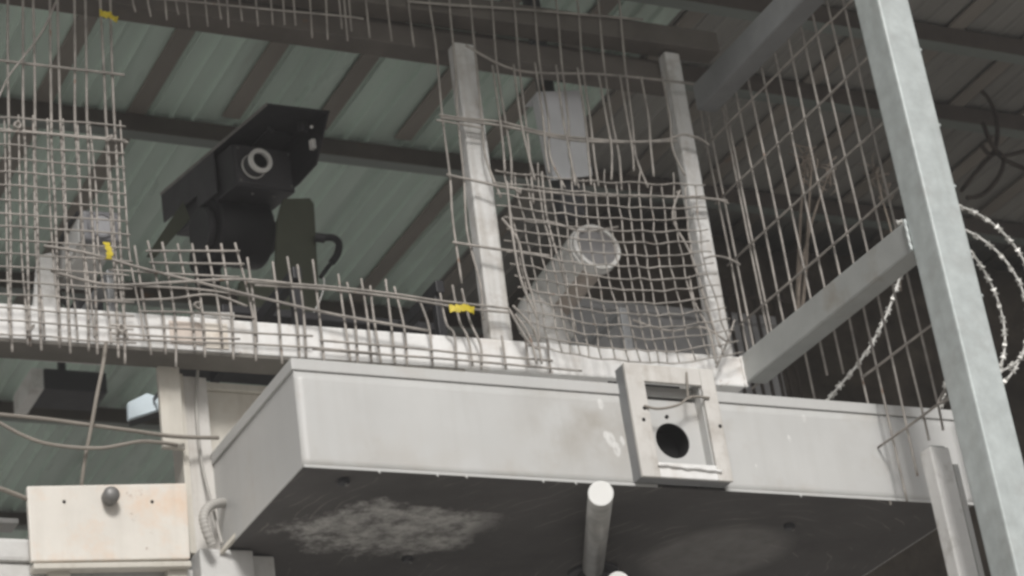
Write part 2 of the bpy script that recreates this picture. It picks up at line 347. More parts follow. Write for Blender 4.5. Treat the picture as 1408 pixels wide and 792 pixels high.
hexa(bbm, [(0,4.77,6.5565),(.078,4.77,6.5565),(.078,14.0,6.5565),(0,14.0,6.5565),(.003,4.77,6.5725),(.075,4.77,6.5725),(.075,14.0,6.5725),(.003,14.0,6.5725)])
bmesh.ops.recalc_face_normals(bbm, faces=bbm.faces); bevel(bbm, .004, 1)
bme = bpy.data.meshes.new('rib_shade_strip'); bbm.to_mesh(bme); bbm.free(); bme.materials.append(MT['ribshade'])
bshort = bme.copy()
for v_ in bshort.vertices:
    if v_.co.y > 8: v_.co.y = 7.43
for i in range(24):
    o = bpy.data.objects.new('rib_shade_strip', bshort if i in (5, 6, 7) else bme); COL.objects.link(o); o.parent = roof; o.matrix_parent_inverse = PINV(roof); o.location = (2.655+(i-4)*RIB, 0, 0)
for yp in (6.03, 6.54, 7.39, 8.75, 10.04, 11.4, 12.9):   # C purlins: dark web; bottom flange and lip coloured paler for light from below
    yp *= 1.0125; X0, X1 = .9, 9.6
    def slab(bm, a0, a1, b0, b1): hexa(bm, [(X0,a0,b0),(X1,a0,b0),(X1,a1,b0),(X0,a1,b0),(X0,a0,b1),(X1,a0,b1),(X1,a1,b1),(X0,a1,b1)])
    bm = bmesh.new(); slab(bm, yp, yp+.004, 6.478, 6.555); slab(bm, yp+.0045, yp+.06, 6.551, 6.555)
    o = bm_obj('purlin', bm, MT['purlin'], roof)
    bm = bmesh.new(); slab(bm, yp+.0045, yp+.065, 6.478, 6.482); slab(bm, yp+.061, yp+.065, 6.4825, 6.50)
    bm_obj('flange', bm, MT['flangelit'], o)
for xp in (.95, 9.3):
    box('rafter', xp, xp+.08, 5.4, 14, 6.36, 6.476, MT['purlin'], roof, .004)
for xp, yp in ((.95, 13.5), (9.3, 13.5), (9.3, 5.5)):
    box('roof_post', xp, xp+.08, yp, yp+.08, 0, 6.358, MT['purlin'], roof, .004)

# ------------------------------------------------------------------ cage frame
cg = thing('cage_frame', 'welded steel cage frame with white bottom beam and worn white posts', 'frame', (3, 6, 4.7))
def zb(x): return 4.745 + .0135*(x)
tag(bar('bottom_beam', (.6, 6.0, zb(.6)), (4.262, 6.0, zb(4.262)), (0, .115, 0), (0, 0, .114), MT['whiterust'], cg, .007), 'white paint-flaked beam with rust stains')
bar('beam_soffit', (.6, 6.003, zb(.6)-.011), (3.2, 6.003, zb(3.2)-.011), (0,.109,0), (0,0,.010), MT['rail2'], cg, .001)  # separate darker strip along the beam's underside
bar('beam_patch', onY(232,441,5.998), onY(276,444,5.998), (0,-.003,0), (0,0,-.075), MT['patch'], cg, .001)
bar('beam_patch', onY(277,444,5.998), onY(312,446,5.998), (0,-.0025,0), (0,0,-.085), MT['patch2'], cg, .001)
pa, pb = onY(674, 457, 6.005), onY(624, 58, 6.005)
bar('post', (pa.x, 6.005, 4.905), (pb.x, 6.005, 6.055), (.082, 0, 0), (0, .055, 0), MT['post'], cg, .008)
pa, pb = onY(986, 480, 6.005), onY(912, 62, 6.005)
bar('post', (pa.x, 6.005, 4.918), (pb.x, 6.005, 6.152), (.064, 0, 0), (0, .052, 0), MT['post'], cg, .008)
bar('top_rail', (.6, 6.063, 6.045), (4.26, 6.063, 6.055), (0, .095, 0), (0, 0, .082), MT['rail'], cg, .006)
bar('upper_rail', (.6, 5.975, 6.105), (4.42, 5.975, 6.165), (0, .09, 0), (0, 0, .085), MT['rail'], cg, .006)
bar('side_brace', (4.2625, 5.01, 4.803), (4.2625, 5.995, 4.815), (.078, 0, 0), (0, 0, .105), MT['galvb'], cg, .006)
bar('upper_side_brace', (4.2625, 4.98, 5.885), (4.2625, 5.972, 5.885), (.08, 0, 0), (0, 0, .108), MT['galvd'], cg, .006)
tag(bar('corner_post', (4.262, 4.885, 0), (4.262, 4.885, 6.46), (.125, 0, 0), (0, .115, 0), MT['galv'], cg, .007), 'tall pale galvanised corner post')
# weld fillets where brace meets the post and the beam
for (z0, y0) in ((4.80, 5.003), (5.88, 5.003)):
    pts = [(4.258, y0+rnd.uniform(-.003,.003), z0+.108*k/9) for k in range(10)]
    tube('weld_bead', pts, .006, MT['galv'], cg, 6, 2)
pts = [(4.262+rnd.uniform(-.003,.003), 5.998, 4.80+.115*k/9) for k in range(10)]
tube('weld_bead', pts, .007, MT['whiterust'], cg, 6, 2)
for k in range(5):     # small burrs along the post's far edge
    z = (5.48, 5.2, 4.98, 4.6, 5.7)[k]
    cyl('burr', (4.386, 4.895, z), (4.394, 4.893, z+.004), .006, MT['galv'], cg, 8)

# ------------------------------------------------------------------ grey cabinet under the cage
XC0, XC1, YC0, YC1, ZC0, ZC1 = 2.377, 4.671, 5.476, 6.55, 4.176, 4.505
cb = thing('metal_cabinet', 'long grey-white sheet metal cabinet hanging below the white beam', 'cabinet', (3.5, 6.0, 4.17))
fx0 = onY(892, 600, YC0).x; fx1 = onY(984, 600, YC0).x
from mathutils import noise as mnoise
def sheet_panel(name, x0, x1, z0, z1, y, seed):
    nx, nz = max(8, int((x1-x0)/.03)), 11; v = []; f = []
    for th in (0, .003):
        for i in range(nx+1):
            for j in range(nz+1):
                x = x0+(x1-x0)*i/nx; z = z0+(z1-z0)*j/nz; e = min(1, min(i, nx-i)/3, min(j, nz-j)/2)
                d = e*(.0045*mnoise.noise(Vector((x*2.2, seed, z*4)))+.0012*mnoise.noise(Vector((x*9, seed, z*9))))
                v.append((x, y+d+th, z + (.0035*mnoise.noise(Vector((x*7, 3+seed, 0))) if j == 0 else 0)))
    n = (nx+1)*(nz+1); m_ = nz+1
    for i in range(nx):
        for j in range(nz):
            a = i*m_+j; f += [(a, a+m_, a+m_+1, a+1), (n+a, n+a+1, n+a+m_+1, n+a+m_)]
    for i in range(nx): f += [(i*m_, n+i*m_, n+(i+1)*m_, (i+1)*m_), (i*m_+nz, (i+1)*m_+nz, n+(i+1)*m_+nz, n+i*m_+nz)]
    f += [(j, j+1, n+j+1, n+j) for j in range(nz)] + [(nx*m_+j, n+nx*m_+j, n+nx*m_+j+1, nx*m_+j+1) for j in range(nz)]
    return link_mesh(name, v, f, MT['cabf'], cb, True)
sheet_panel('front_panel', XC0, fx0, ZC0, 4.467, YC0, 1.3)
sheet_panel('front_panel', fx1, XC1, ZC0, 4.467, YC0, 5.1)
for q in ((600,652),(640,655),(745,658),(790,661),(1100,683),(520,646)):     # runs of paint on the lower edge
    p = onY(*q, YC0); cyl('paint_drip', (p.x, YC0-.003, ZC0-.002), (p.x+.004, YC0-.003, ZC0-.010), .004, MT['cab'], cb, 8, 0, .002)
box('side_panel', XC0, XC0+.004, YC0+.0045, YC1, ZC0, 4.467, MT['cab'], cb, .0015, 1)
box('side_panel', XC1-.004, XC1, YC0+.0045, YC1, ZC0, 4.467, MT['cab'], cb, .0015, 1)
box('lid', XC0-.006, XC1+.006, YC0-.006, YC1, 4.4695, ZC1, MT['cab'], cb, .003)
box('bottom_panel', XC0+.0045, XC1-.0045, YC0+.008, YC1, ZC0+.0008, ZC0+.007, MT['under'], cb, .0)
box('back_panel', XC0+.006, XC1-.006, YC1-.004, YC1+.001, ZC0+.01, 4.46, MT['cab'], cb, .0)
box('bottom_hem', XC0+.002, fx0, YC0-.0035, YC0-.0005, ZC0-.003, ZC0+.006, MT['cab'], cb, .001, 1)
box('bottom_hem', fx1, XC1-.002, YC0-.0035, YC0-.0005, ZC0-.003, ZC0+.006, MT['cab'], cb, .001, 1)
for q in ((472, 658), (1085, 720), (560, 765)):
    p = onZ(*q, ZC0+.004)
    cyl('cable_gland', p+V(0,0,-.018), p+V(0,0,.002), .018, MT['darkbox'], cb, 18, .003)
    cyl('gland_pin', p+V(.004,-.01,-.026), p+V(.004,-.01,-.019), .005, MT['bolt'], cb, 10)
bk = bar('corner_bracket', onY(338, 722, 5.98), onY(318, 745, 5.98)+V(0,.1,0), (.012,0,0), (0,0,.014), MT['cream'], cb, .002)

# pipes hanging below the cabinet
def pipe(name, label, tipq, baseq, tr, rad):
    t = thing(name, label, 'pipe', onZ(*baseq, ZC0))
    d = ray(*tipq); tip = CAM + d.normalized()*tr; base = onZ(*baseq, ZC0+.002)
    ax = (tip-base).normalized()
    cyl('pipe_body', base, tip, rad, MT['rod'], t, 28)
    cyl('pipe_cap', tip+ax*.0005, tip+ax*.006, rad*1.02, MT['rodcap'], t, 28, .002)
    cyl('flange', base+V(0,0,-.014), base+V(0,0,.001), rad*2.4, MT['darkbox'], t, 32, .004)
    cyl('flange_collar', base-ax*.0+V(0,0,-.03), base+V(0,0,-.0145), rad*1.5, MT['darkbox'], t, 28, .003)
pipe('pipe', 'round grey pipe with white end cap pointing down from the cabinet underside', (826, 679), (815, 784), 6.40, .0345)
pipe('pipe', 'second pipe whose white cap just shows at the bottom edge below the cabinet', (850, 803), (850, 850), 6.75, .0345)

# ------------------------------------------------------------------ open frame box on the cabinet front
jb = thing('open_junction_box', 'open white frame box with black round hole on the cabinet front', 'box', (3.5, 5.42, 4.2))
YJ = 5.416
def jq(px, py): p = onY(px, py, YJ); return p
J = [jq(857,497), jq(981,509), jq(1008,663), jq(884,653)]       # outer TL TR BR BL
jx0, jx1 = (J[0].x+J[3].x)/2, (J[1].x+J[2].x)/2; jz1, jz0 = (J[0].z+J[1].z)/2, (J[2].z+J[3].z)/2
inn = [jq(887,522), jq(961,531), jq(990,640), jq(904,635)]
ix0, ix1 = (inn[0].x+inn[3].x)/2, (inn[1].x+inn[2].x)/2; iz1, iz0 = (inn[0].z+inn[1].z)/2, (inn[2].z+inn[3].z)/2
box('frame_stile', jx0, ix0, YJ, YJ+.012, jz0, jz1, MT['white'], jb, .002)
box('frame_stile', ix1, jx1, YJ, YJ+.012, jz0, jz1, MT['white'], jb, .002)
box('frame_rail', ix0+.0005, ix1-.0005, YJ+.001, YJ+.012, iz1, jz1-.001, MT['white'], jb, .002)
box('frame_rail', ix0+.0005, ix1-.0005, YJ+.001, YJ+.012, jz0+.001, iz0, MT['whiterust'], jb, .002)
box('side_wall', jx0+.001, jx0+.007, YJ+.0125, YC0-.001, jz0+.001, jz1-.001, MT['galvd'], jb, .001, 1)  # darker grey puts the box side's shade into the walls' colour
box('side_wall', jx1-.007, jx1-.001, YJ+.0125, YC0-.001, jz0+.001, jz1-.001, MT['galvd'], jb, .001, 1)
box('top_wall', jx0+.0075, jx1-.0075, YJ+.0125, YC0-.001, jz1-.008, jz1-.002, MT['galvd'], jb, .001, 1)
box('bottom_wall', jx0+.0075, jx1-.0075, YJ+.0125, YC0-.001, jz0+.002, jz0+.008, MT['galvd'], jb, .001, 1)
box('inner_cheek', ix1-.004, ix1+.001, YJ+.0125, YC0+.03, iz0-.02, iz1+.02, MT['cab'], jb, .001, 1)
box('interior_dark_sheet', jx0+.0075, ix1-.0045, YC0+.055, YC0+.06, jz0+.0085, jz1-.0085, MT['bore'], jb, .0)  # added black sheet, painting the dark of the cabinet interior
# inner plate with a real round hole
hc = onY(925, 606, YC0-.012); hr = .058
px0, px1, pz0, pz1 = jx0+.0075, ix1-.0045, jz0+.0085, onY(890, 549, YC0-.012).z
def plate_with_hole(name, x0, x1, z0, z1, y, th, c, r, material, parent):
    N_ = 48; inner = []; outer = []
    for k in range(N_):
        a = 2*math.pi*k/N_; dx, dz = math.cos(a), math.sin(a); inner.append((c.x+r*dx, c.z+r*dz))
        s = min(((x1-c.x)/dx if dx > 1e-6 else 9), ((x0-c.x)/dx if dx < -1e-6 else 9), ((z1-c.z)/dz if dz > 1e-6 else 9), ((z0-c.z)/dz if dz < -1e-6 else 9))
        outer.append((c.x+s*dx, c.z+s*dz))
    v = [(x,y,z) for x,z in inner]+[(x,y,z) for x,z in outer]+[(x,y+th,z) for x,z in inner]+[(x,y+th,z) for x,z in outer]
    f = []
    for k in range(N_):
        j = (k+1) % N_
        f += [(k,j,N_+j,N_+k), (2*N_+k,3*N_+k,3*N_+j,2*N_+j), (k,2*N_+k,2*N_+j,j), (N_+k,N_+j,3*N_+j,3*N_+k)]
    return link_mesh(name, v, f, material, parent)
plate_with_hole('inner_plate', px0, px1, pz0, pz1, YC0-.012, .004, hc, hr, MT['cab'], jb)
ring('hole_dark_sleeve', hc+V(0,.0045,0), (0,1,0), hr, hr+.004, .14, MT['bore'], jb, 40)  # added black sleeve stands in for the dark interior behind the hole
cyl('sleeve_dark_end', hc+V(0,.146,0), hc+V(0,.15,0), hr+.004, MT['bore'], jb, 40)
for q in ((886,561),(885,577),(990,586),(917,573)):
    p = onY(*q, YJ); cyl('screw_hole', p+V(0,-.0015,0), p+V(0,.004,0), .006, MT['bore'], jb, 12)
tube('box_wire', [onY(886,558,YJ-.004), onY(905,562,YJ-.008), onY(932,557,YJ-.012), onY(950,546,YJ-.012), onY(975,547,YJ-.004)], .004, MT['cable'], jb, 6)
tube('box_wire', [onY(944,512,YJ-.006), onY(945,530,YJ-.01), onY(946,547,YJ-.01)], .0035, MT['cable'], jb, 6)
pts = [onY(904+i*11+rnd.uniform(-2,2), 640+i*.9+rnd.uniform(-2,2), YJ-.003) for i in range(9)]
tube('rust_crust', pts, .006, MT['whiterust'], jb, 5, 3, rf=lambda t: .5+.5*abs(math.sin(t*17)))

# white square tube in front of the cabinet's far end
st = thing('square_tube_post', 'short pale square tube post standing beside the big galvanised post', 'post', (4.34, 5.2, 0))
box('tube_body', 4.318, 4.392, 5.20, 5.255, 0, 4.238, MT['cctv'], st, .007, 3)
box('tube_cap', 4.326, 4.384, 5.208, 5.247, 4.2385, 4.246, MT['cab'], st, .003, 1)
box('fixing_strip', 4.405, 4.425, 5.215, 5.225, 3.3, 4.19, MT['cab'], st, .002)
box('strip_spacer', 4.392, 4.4045, 5.222, 5.232, 4.0, 4.03, MT['cab'], st, .001, 1)
box('strip_spacer', 4.392, 4.4045, 5.222, 5.232, 3.5, 3.53, MT['cab'], st, .001, 1)

# ------------------------------------------------------------------ rusty cream plate at lower left
pl = thing('steel_plate', 'cream rust-stained steel plate with a round bolt on the wall', 'plate', (2.04, 6.1, 4.1))
A, B, C_, D = onY(37,668,6.08), onY(257,664,6.08), onY(262,768,6.08), onY(43,772,6.08)
bm = bmesh.new(); hexa(bm, [D, C_, C_+V(0,.02,0), D+V(0,.02,0), A, B, B+V(0,.02,0), A+V(0,.02,0)]); bmesh.ops.recalc_face_normals(bm, faces=bm.faces); bevel(bm, .005)
bm_obj('plate_body', bm, MT['plaque'], pl)
bar('bottom_lip', D+V(.005,-.006,-.024), C_+V(0,-.006,-.026), (0,.045,0), (0,0,.017), MT['cream'], pl, .003)
b0 = onY(150, 685, 6.08)
cyl('bolt_shank', b0+V(0,.0,0), b0+V(-.004,-.035,-.006), .024, MT['bolt'], pl, 24, .003)
bm = bmesh.new(); bmesh.ops.create_uvsphere(bm, u_segments=20, v_segments=12, radius=.025); bm.transform(Matrix.Translation(b0+V(-.004,-.036,-.004)) @ Matrix.Diagonal((1,.7,1,1)))
bm_obj('bolt_head', bm, MT['bolt'], pl, True)
for q in ((88,690),(209,690)):
    p = onY(*q, 6.08); cyl('hole_dot', p+V(0,-.002,0), p+V(0,.004,0), .005, MT['bore'], pl, 10)  # flat black discs drawn for small holes in the plate
for q in ((47,766),(245,766),(40,676),(252,672)):
    pass
box('wall_bracket', 1.84, 1.90, 6.1005, 6.139, 4.05, 4.12, MT['cream'], pl, .003)
box('wall_bracket', 2.19, 2.25, 6.1005, 6.139, 4.05, 4.12, MT['cream'], pl, .003)

# ------------------------------------------------------------------ wire mesh panels
def jit(a): return rnd.uniform(-a, a)
def pw(q, Y): return [onY(a, b_, Y+jit(.004)) for a, b_ in q]
WR = .0040
def vwire(parent, pxs, Y, r=WR, kink=1.2, n=5, off=None):
    """vertical strand through pixel-measured points in plane Y, with a little hand-bent kink"""
    q = []
    for i in range(len(pxs)-1):
        (a, b_), (c, d) = pxs[i], pxs[i+1]; k = max(1, int(math.hypot(c-a, d-b_)/55))
        for j in range(k): t = j/k; q.append((a+(c-a)*t+(jit(kink) if (i or j) else 0), b_+(d-b_)*t))
    q.append(pxs[-1])
    P3 = [onY(a, b_, Y+jit(.003)-(off(a, b_) if off else 0)) for a, b_ in q]
    return tube('wire', P3, r, MT['wire'], parent, 6, n if len(P3) > 2 else 4)

YM = 5.972
# coarse mesh, upper left
mA = thing('wire_mesh_panel', 'coarse bent wire mesh with long bars at the upper left corner', 'wire mesh', onY(80, 300, YM), 'wire mesh panels of the cage')
tops = [-14, 10, 32, 45.5, 68, 79, 102, 116, 138, 152]; mids = [-12, 11, 33, 47, 70, 84, 104, 120, 145.6, 156.5]; bots = [-8, 17, 42, 57, 82, 97, 122, 134, 163, 172]; ends = [480,484,476,482,478,486,483,487,492,500]
for a, b_, c, e in zip(tops, mids, bots, ends):
    vwire(mA, [(a, -40), (a+.4, 0), (b_, 158), ((b_*.45+c*.55), 330), (c-2, 425), (c, e)], YM, WR*1.12)
for q in ([(-30,78),(0,83),(50,89),(110,96),(171,103)], [(-30,174),(0,178),(45,182),(100,187),(150,191),(176,196)]):
    tube('wire', pw(q, YM-.009), WR*1.15, MT['wire'], mA)
# fine mesh, left, over the beam
mB = thing('wire_mesh_panel', 'fine square wire mesh hanging over the beam at the left edge', 'wire mesh', onY(90, 420, YM), 'wire mesh panels of the cage')
for i in range(10):
    x = -14+i*19.8; lean = 1+i*1.6
    vwire(mB, [(x+jit(2), 158+i*1.2+jit(3)), (x+lean*.5, 260), (x+lean, 350), (x+lean*1.7+3, 430), (x+lean*2+4, 468+jit(8))], YM-.016, WR*.8, 1.6)
for j in range(17):
    y = 163+j*18.6
    xe = 170+j*1.0+jit(3)
    tube('wire', pw([(-30, y-2), (20, y+jit(1.5)), (70, y+4+jit(1.5)), (120, y+7+jit(1.5)), (xe, y+11)], YM-.0245), WR*.68, MT['wire'], mB)
# cut fine mesh in the middle, standing up from the beam
mC = thing('wire_mesh_panel', 'torn strip of fine wire mesh standing up from the beam below the black turret', 'wire mesh', onY(300, 440, YM), 'wire mesh panels of the cage')
vt = [((185,338),(208,488)),((203,331),(222,420),(228,487)),((223,333),(240,430),(242,506)),((244,335),(263,430),(268,480)),((264,335),(279,430),(282,491)),((284,338),(300,420),(306,478)),((304,335),(318,430),(321,494)),
      ((323,334),(347,430),(352,496)),((340,354),(350,430),(353,470)),((375,360),(383,420),(388,500)),((395,353),(408,440),(412,496)),((409,364),(418,430),(421,494)),((430,357),(438,430),(446,500))]
for q in vt: vwire(mC, list(q), YM-.004, WR, .8)
for q in ([(200,345),(240,345),(330,345)], [(205,361),(260,362),(336,363)], [(150,371),(230,376),(330,381)], [(160,392),(250,396),(300,401),(345,407)], [(140,413),(230,411),(290,405),(340,421)], [(190,428),(270,430),(350,437)],
          [(150,447),(250,452),(350,458),(430,462)], [(160,466),(260,470),(340,473),(430,478),(520,486)], [(150,458),(250,464),(330,466)]):
    tube('wire', pw(q, YM-.012), WR*.85, MT['wire'], mC)
# cut stubs between the turret and the left post
mD = thing('wire_mesh_panel', 'cut mesh stubs along the beam left of the worn post', 'wire mesh', onY(550, 450, YM), 'wire mesh panels of the cage')
for q in ([(465,377),(474,440),(482,497)], [(477,388),(488,440),(492,500)], [(496.5,383),(505,440),(511,498)], [(509,393),(513,435),(524,500)], [(530,384),(538,450),(543,500)], [(542,394),(556,450),(560,503)], [(576,411),(590,450),(595,503)],
          [(605,403),(613,445),(625,460),(628,505)], [(622,392),(632,440),(644,465),(650,503)], [(635,397),(645,440),(660,475),(662,508)], [(690,462),(696,508)], [(722,462),(727,505)], [(752,466),(757,512)]):
    vwire(mD, q, YM-.004, WR, .8)
for q in ([(340,388),(441,393),(541,404),(600,413),(662,420),(700,424)], [(350,392),(440,397),(545,409),(640,424),(705,430)], [(430,480),(520,487),(620,494),(720,503),(800,510)], [(440,468),(560,478),(640,486),(760,496)]):
    tube('wire', pw(q, YM-.012), WR*.95, MT['wire'], mD)
# long loose strands sagging across
for lab, q in (('long bent wire sagging from the left mesh down past the turret to the beam', [(60,338),(110,346),(150,356),(200,370),(289,392),(349,407),(449,430),(520,443),(590,455)]),
               ('loose wire curving low across the mesh in front of the left camera', [(70,372),(110,384),(160,392),(240,388),(330,384),(400,390)])):
    tag(tube('loose_wire', pw(q, YM-.022), WR*1.1, MT['wire'], None), lab, 'wire')
tag(tube('loose_wire', pw([(78,0),(60,40),(35,75),(12,105),(0,130),(-20,165)], YM-.03), WR*1.0, MT['wire'], None), 'single wire running diagonally across the top left corner', 'wire')
# coarse mesh, centre, with second layer
mE = thing('wire_mesh_panel', 'coarse drooping wire mesh between the two worn posts', 'wire mesh', onY(780, 200, YM), 'wire mesh panels of the cage')
def dr(x, y): return .03*max(0, math.sin((x-640)/330*math.pi)) * min(1, max(0, (y-60)/180)) if 640 < x < 970 else 0
for i in range(14):
    x = 474+i*29.4
    if i < 4: vwire(mE, [(x-4, -40), (x, 10), (x+4+i, 52+i*4+jit(8))], YM, WR*.95, .6); continue
    if i == 4: vwire(mE, [(586,-40),(592,10),(600,65),(608,158),(618,245),(622,300),(635,390)], YM, WR, 1); continue
    if i == 5: vwire(mE, [(616,-40),(620,20),(626,90),(629,160),(638,245),(643,320),(660,390),(664,440)], YM, WR, 1); continue
    e = 255+rnd.uniform(-8, 25)
    vwire(mE, [(x-8, -40), (x-2, 20), (x+4, 90), (x+13+jit(2), 165), (x+20+jit(4), 215), (x+30+jit(9), e)], YM, WR, 1.2, off=dr)
for i in range(9):
    x = 679+i*29.2
    vwire(mE, [(x-2, 84+jit(6)+i*3), (x+8, 160), (x+14+jit(3), 205), (x+22+jit(8), 245+jit(10))], YM-.016, WR, 1.2, off=dr)
for q in ([(604,158),(640,163),(690,168),(750,183),(800,190),(870,195),(915,192),(942,185),(970,195)], [(606,162),(690,173),(800,194),(930,194)], [(614,240),(660,250),(700,258),(800,268),(900,270),(960,272),(1000,276)],
          [(622,333),(680,342),(720,347),(756,352)], [(640,62),(712,97),(824,102),(935,113),(966,120)], [(560,2),(640,8),(720,13),(884,27)]):
    tube('wire', [onY(a, b_, YM-.009-dr(a,b_)) for a, b_ in q], WR*1.1, MT['wire'], mE)
# fine bulging mesh, centre
mH = thing('wire_mesh_panel', 'row of short mesh stubs hanging over the top rail above the turret', 'wire mesh', onY(350, 20, YM), 'wire mesh panels of the cage')
for i in range(17):
    x = 186+i*18.5+jit(5); vwire(mH, [(x-3, -40), (x, 0), (x+3+jit(1), 22+i*1.7+jit(9))], YM-.004, WR*.85, .5)
tube('wire', pw([(170,-6),(260,2),(360,12),(470,22),(500,26)], YM-.012), WR*.85, MT['wire'], mH)
mF = thing('wire_mesh_panel', 'fine bulging wire mesh in front of the dusty round camera', 'wire mesh', onY(830, 400, YM), 'wire mesh panels of the cage')
def fx(i, t):   # strand i (0..17), t 0 top .. 1 bottom
    x = 692+i*15.6; lean = 46+4*math.sin(i*.9); u = i/17
    return x + lean*(t**1.15) + 12*math.sin(t*math.pi)*(.3-u) + max(0, u-.8)*45*(t**2)
def fy(j, i):   # row j (0..15)
    u = i/17; return 236+j*16.1 + 18*u + 11*math.sin(u*math.pi)*(.4+.6*j/15) - 9*max(0, u-.75)/.25*(j/15)
def bul(i, j): return .06*math.sin(i/17*math.pi)*math.sin(min(1,(j+1)/15)*math.pi*.8) + .004*math.sin(i*2.1+j*.7)
for i in range(18):
    P3 = []; j0 = 0 if i % 3 else -1; j1 = 16 if 0 < i < 17 else 15
    for j in range(j0, j1, 2 if False else 1):
        P3.append(onY(fx(i, max(0, (j+.0))/15.5)+jit(1.7), fy(j, i)+jit(1), YM-.02-bul(i, max(0,j))))
    tube('wire', P3, WR*.68, MT['wire'], mF, 6, 2)
for j in range(16):
    P3 = [onY(fx(-.9+jit(.3), j/15.5), fy(j, -.9), YM-.026)]
    for i in range(0, 18): P3.append(onY(fx(i, j/15.5), fy(j, i)+jit(1.6), YM-.0275-bul(i, j)))
    P3.append(onY(fx(17.8, j/15.5), fy(j, 17.8), YM-.02))
    tube('wire', P3, WR*.62, MT['wire'], mF, 6, 2)
for q in ([(690,300),(712,330),(722,372),(735,420),(742,470)], [(697,250),(705,320),(716,385),(740,440)], [(745,236),(752,300),(775,380),(792,455)], [(935,262),(925,300),(950,350),(972,420),(990,478)], [(985,500),(975,455),(955,415),(948,380)], [(700,300),(760,306),(800,318),(850,312)], [(870,440),(920,455),(965,450),(1000,470)],
          [(705,420),(735,455),(745,500)], [(708,432),(728,462),(738,500)], [(700,425),(726,470),(742,480)]):
    vwire(mF, q, YM-.035, WR, .5)
# right-hand welded panel
mG = thing('wire_mesh_panel', 'straight welded mesh panel between the inner post and galvanised post', 'wire mesh', (4.35, 5.5, 4.9), 'wire mesh panels of the cage')
XG, KG = 4.347, 4.347/4.25
def gz(z): return 1.7+(z-1.7)*KG
for k, y in enumerate([5.935, 5.897, 5.80, 5.785, 5.704, 5.622, 5.536, 5.449, 5.362, 5.278, 5.199, 5.115, 5.036]):
    zlo = 4.12+jit(.03) if y < 5.37 else (4.62+jit(.05) if y < 5.7 else 4.80)
    if abs(y-5.278) < .01: zlo = 4.085
    if y < 5.18: zlo = 4.215
    y *= KG
    pts = [(XG+jit(.002), y+jit(.004), gz(z)) for z in (5.97, 5.7, 5.3, 4.95, 4.6, 4.3, 4.1) if z > zlo+.05] + [(XG, y+jit(.006), gz(zlo))]
    tube('wire', pts, .0040, MT['wire'], mG, 6, 3)
for z in (5.712, 5.48, 5.239, 5.004, 4.77, 4.53, 4.292):
    y1 = 6.08 if z > 4.7 else 5.47
    z = gz(z)
    tube('wire', [(XG-.008, 5.005, z+jit(.004)), (XG-.008, 5.2, z+jit(.004)), (XG-.008, 5.35, z+jit(.004)), (XG-.008, y1, z+jit(.004))], .0041, MT['wire'], mG, 6, 3)
# tie wires wrapped over the worn post and the rail
for q in ([(944,186),(962,190),(975,200)], [(960,272),(985,274),(1002,280)], [(968,355),(985,352),(1003,356),(1018,364)], [(600,165),(640,172),(665,176)], [(985,505),(1000,470),(1010,440)]):
    tube('tie_wire', pw(q, YM-.02), WR*.9, MT['wire'], mG, 6)
# rusty wire knots on the mesh
for k, (q, pn, lab) in enumerate((((24,172), mA, 0), ((150,190), mA, 0), ((42,452), mB, 0), ((167,452), mB, 0), ((712,262), mE, 0), ((934,268), mE, 0), ((272,420), mC, 0))):
    c = onY(*q, YM-.028); pts = [c+V(.012*math.cos(a*1.9+k), .006*math.sin(a*2.7), .012*math.sin(a*1.9+k*2)) for a in range(9)]
    tube('wire_knot', pts, WR*.8, MT['wire'], pn, 5, 3)

# yellow tape tags
def tape(label, q, Y, wpx, side=V(0,0,1)):
    P3 = [onY(a, b_, Y+d) for a, b_, d in q]; verts = []; faces = []
    P3 = spline(P3, 4)
    for i, p in enumerate(P3):
        h = wpx*.0021*(1+.25*math.sin(i*1.7)); up_ = (side+V(.3*math.sin(i*.9), 0, .2*math.sin(i*1.3))).normalized()*h
        for off in (V(0,0,0), V(0,.0015,0)): verts += [p-up_/2+off, p+up_/2+off]
    n = len(P3)
    for i in range(n-1):
        a, b_ = i*4, (i+1)*4
        faces += [(a,b_,b_+1,a+1), (a+2,a+3,b_+3,b_+2), (a,a+2,b_+2,b_), (a+1,b_+1,b_+3,a+3)]
    faces += [(0,1,3,2), ((n-1)*4,(n-1)*4+2,(n-1)*4+3,(n-1)*4+1)]
    tag(link_mesh('yellow_tape', verts, faces, MT['yellow']), label, 'tape', 'yellow tape tags on the mesh')
tape('yellow tape tag tied high on the upper left mesh bars', [(137,17,0),(144,20,-.012),(151,20,-.006),(156,25,-.015),(162,27,-.004)], YM-.03, 11)
tape('yellow tape tag by the white camera at the left', [(146,333,0),(149,340,-.012),(151,348,-.01),(149,356,-.004)], YM-.045, 9, V(1,0,0))
tape('yellow tape tag tied to the wire left of the worn post', [(618,424,0),(628,424,-.01),(637,423,-.014),(645,424,-.012),(652,427,-.003)], YM-.04, 12)

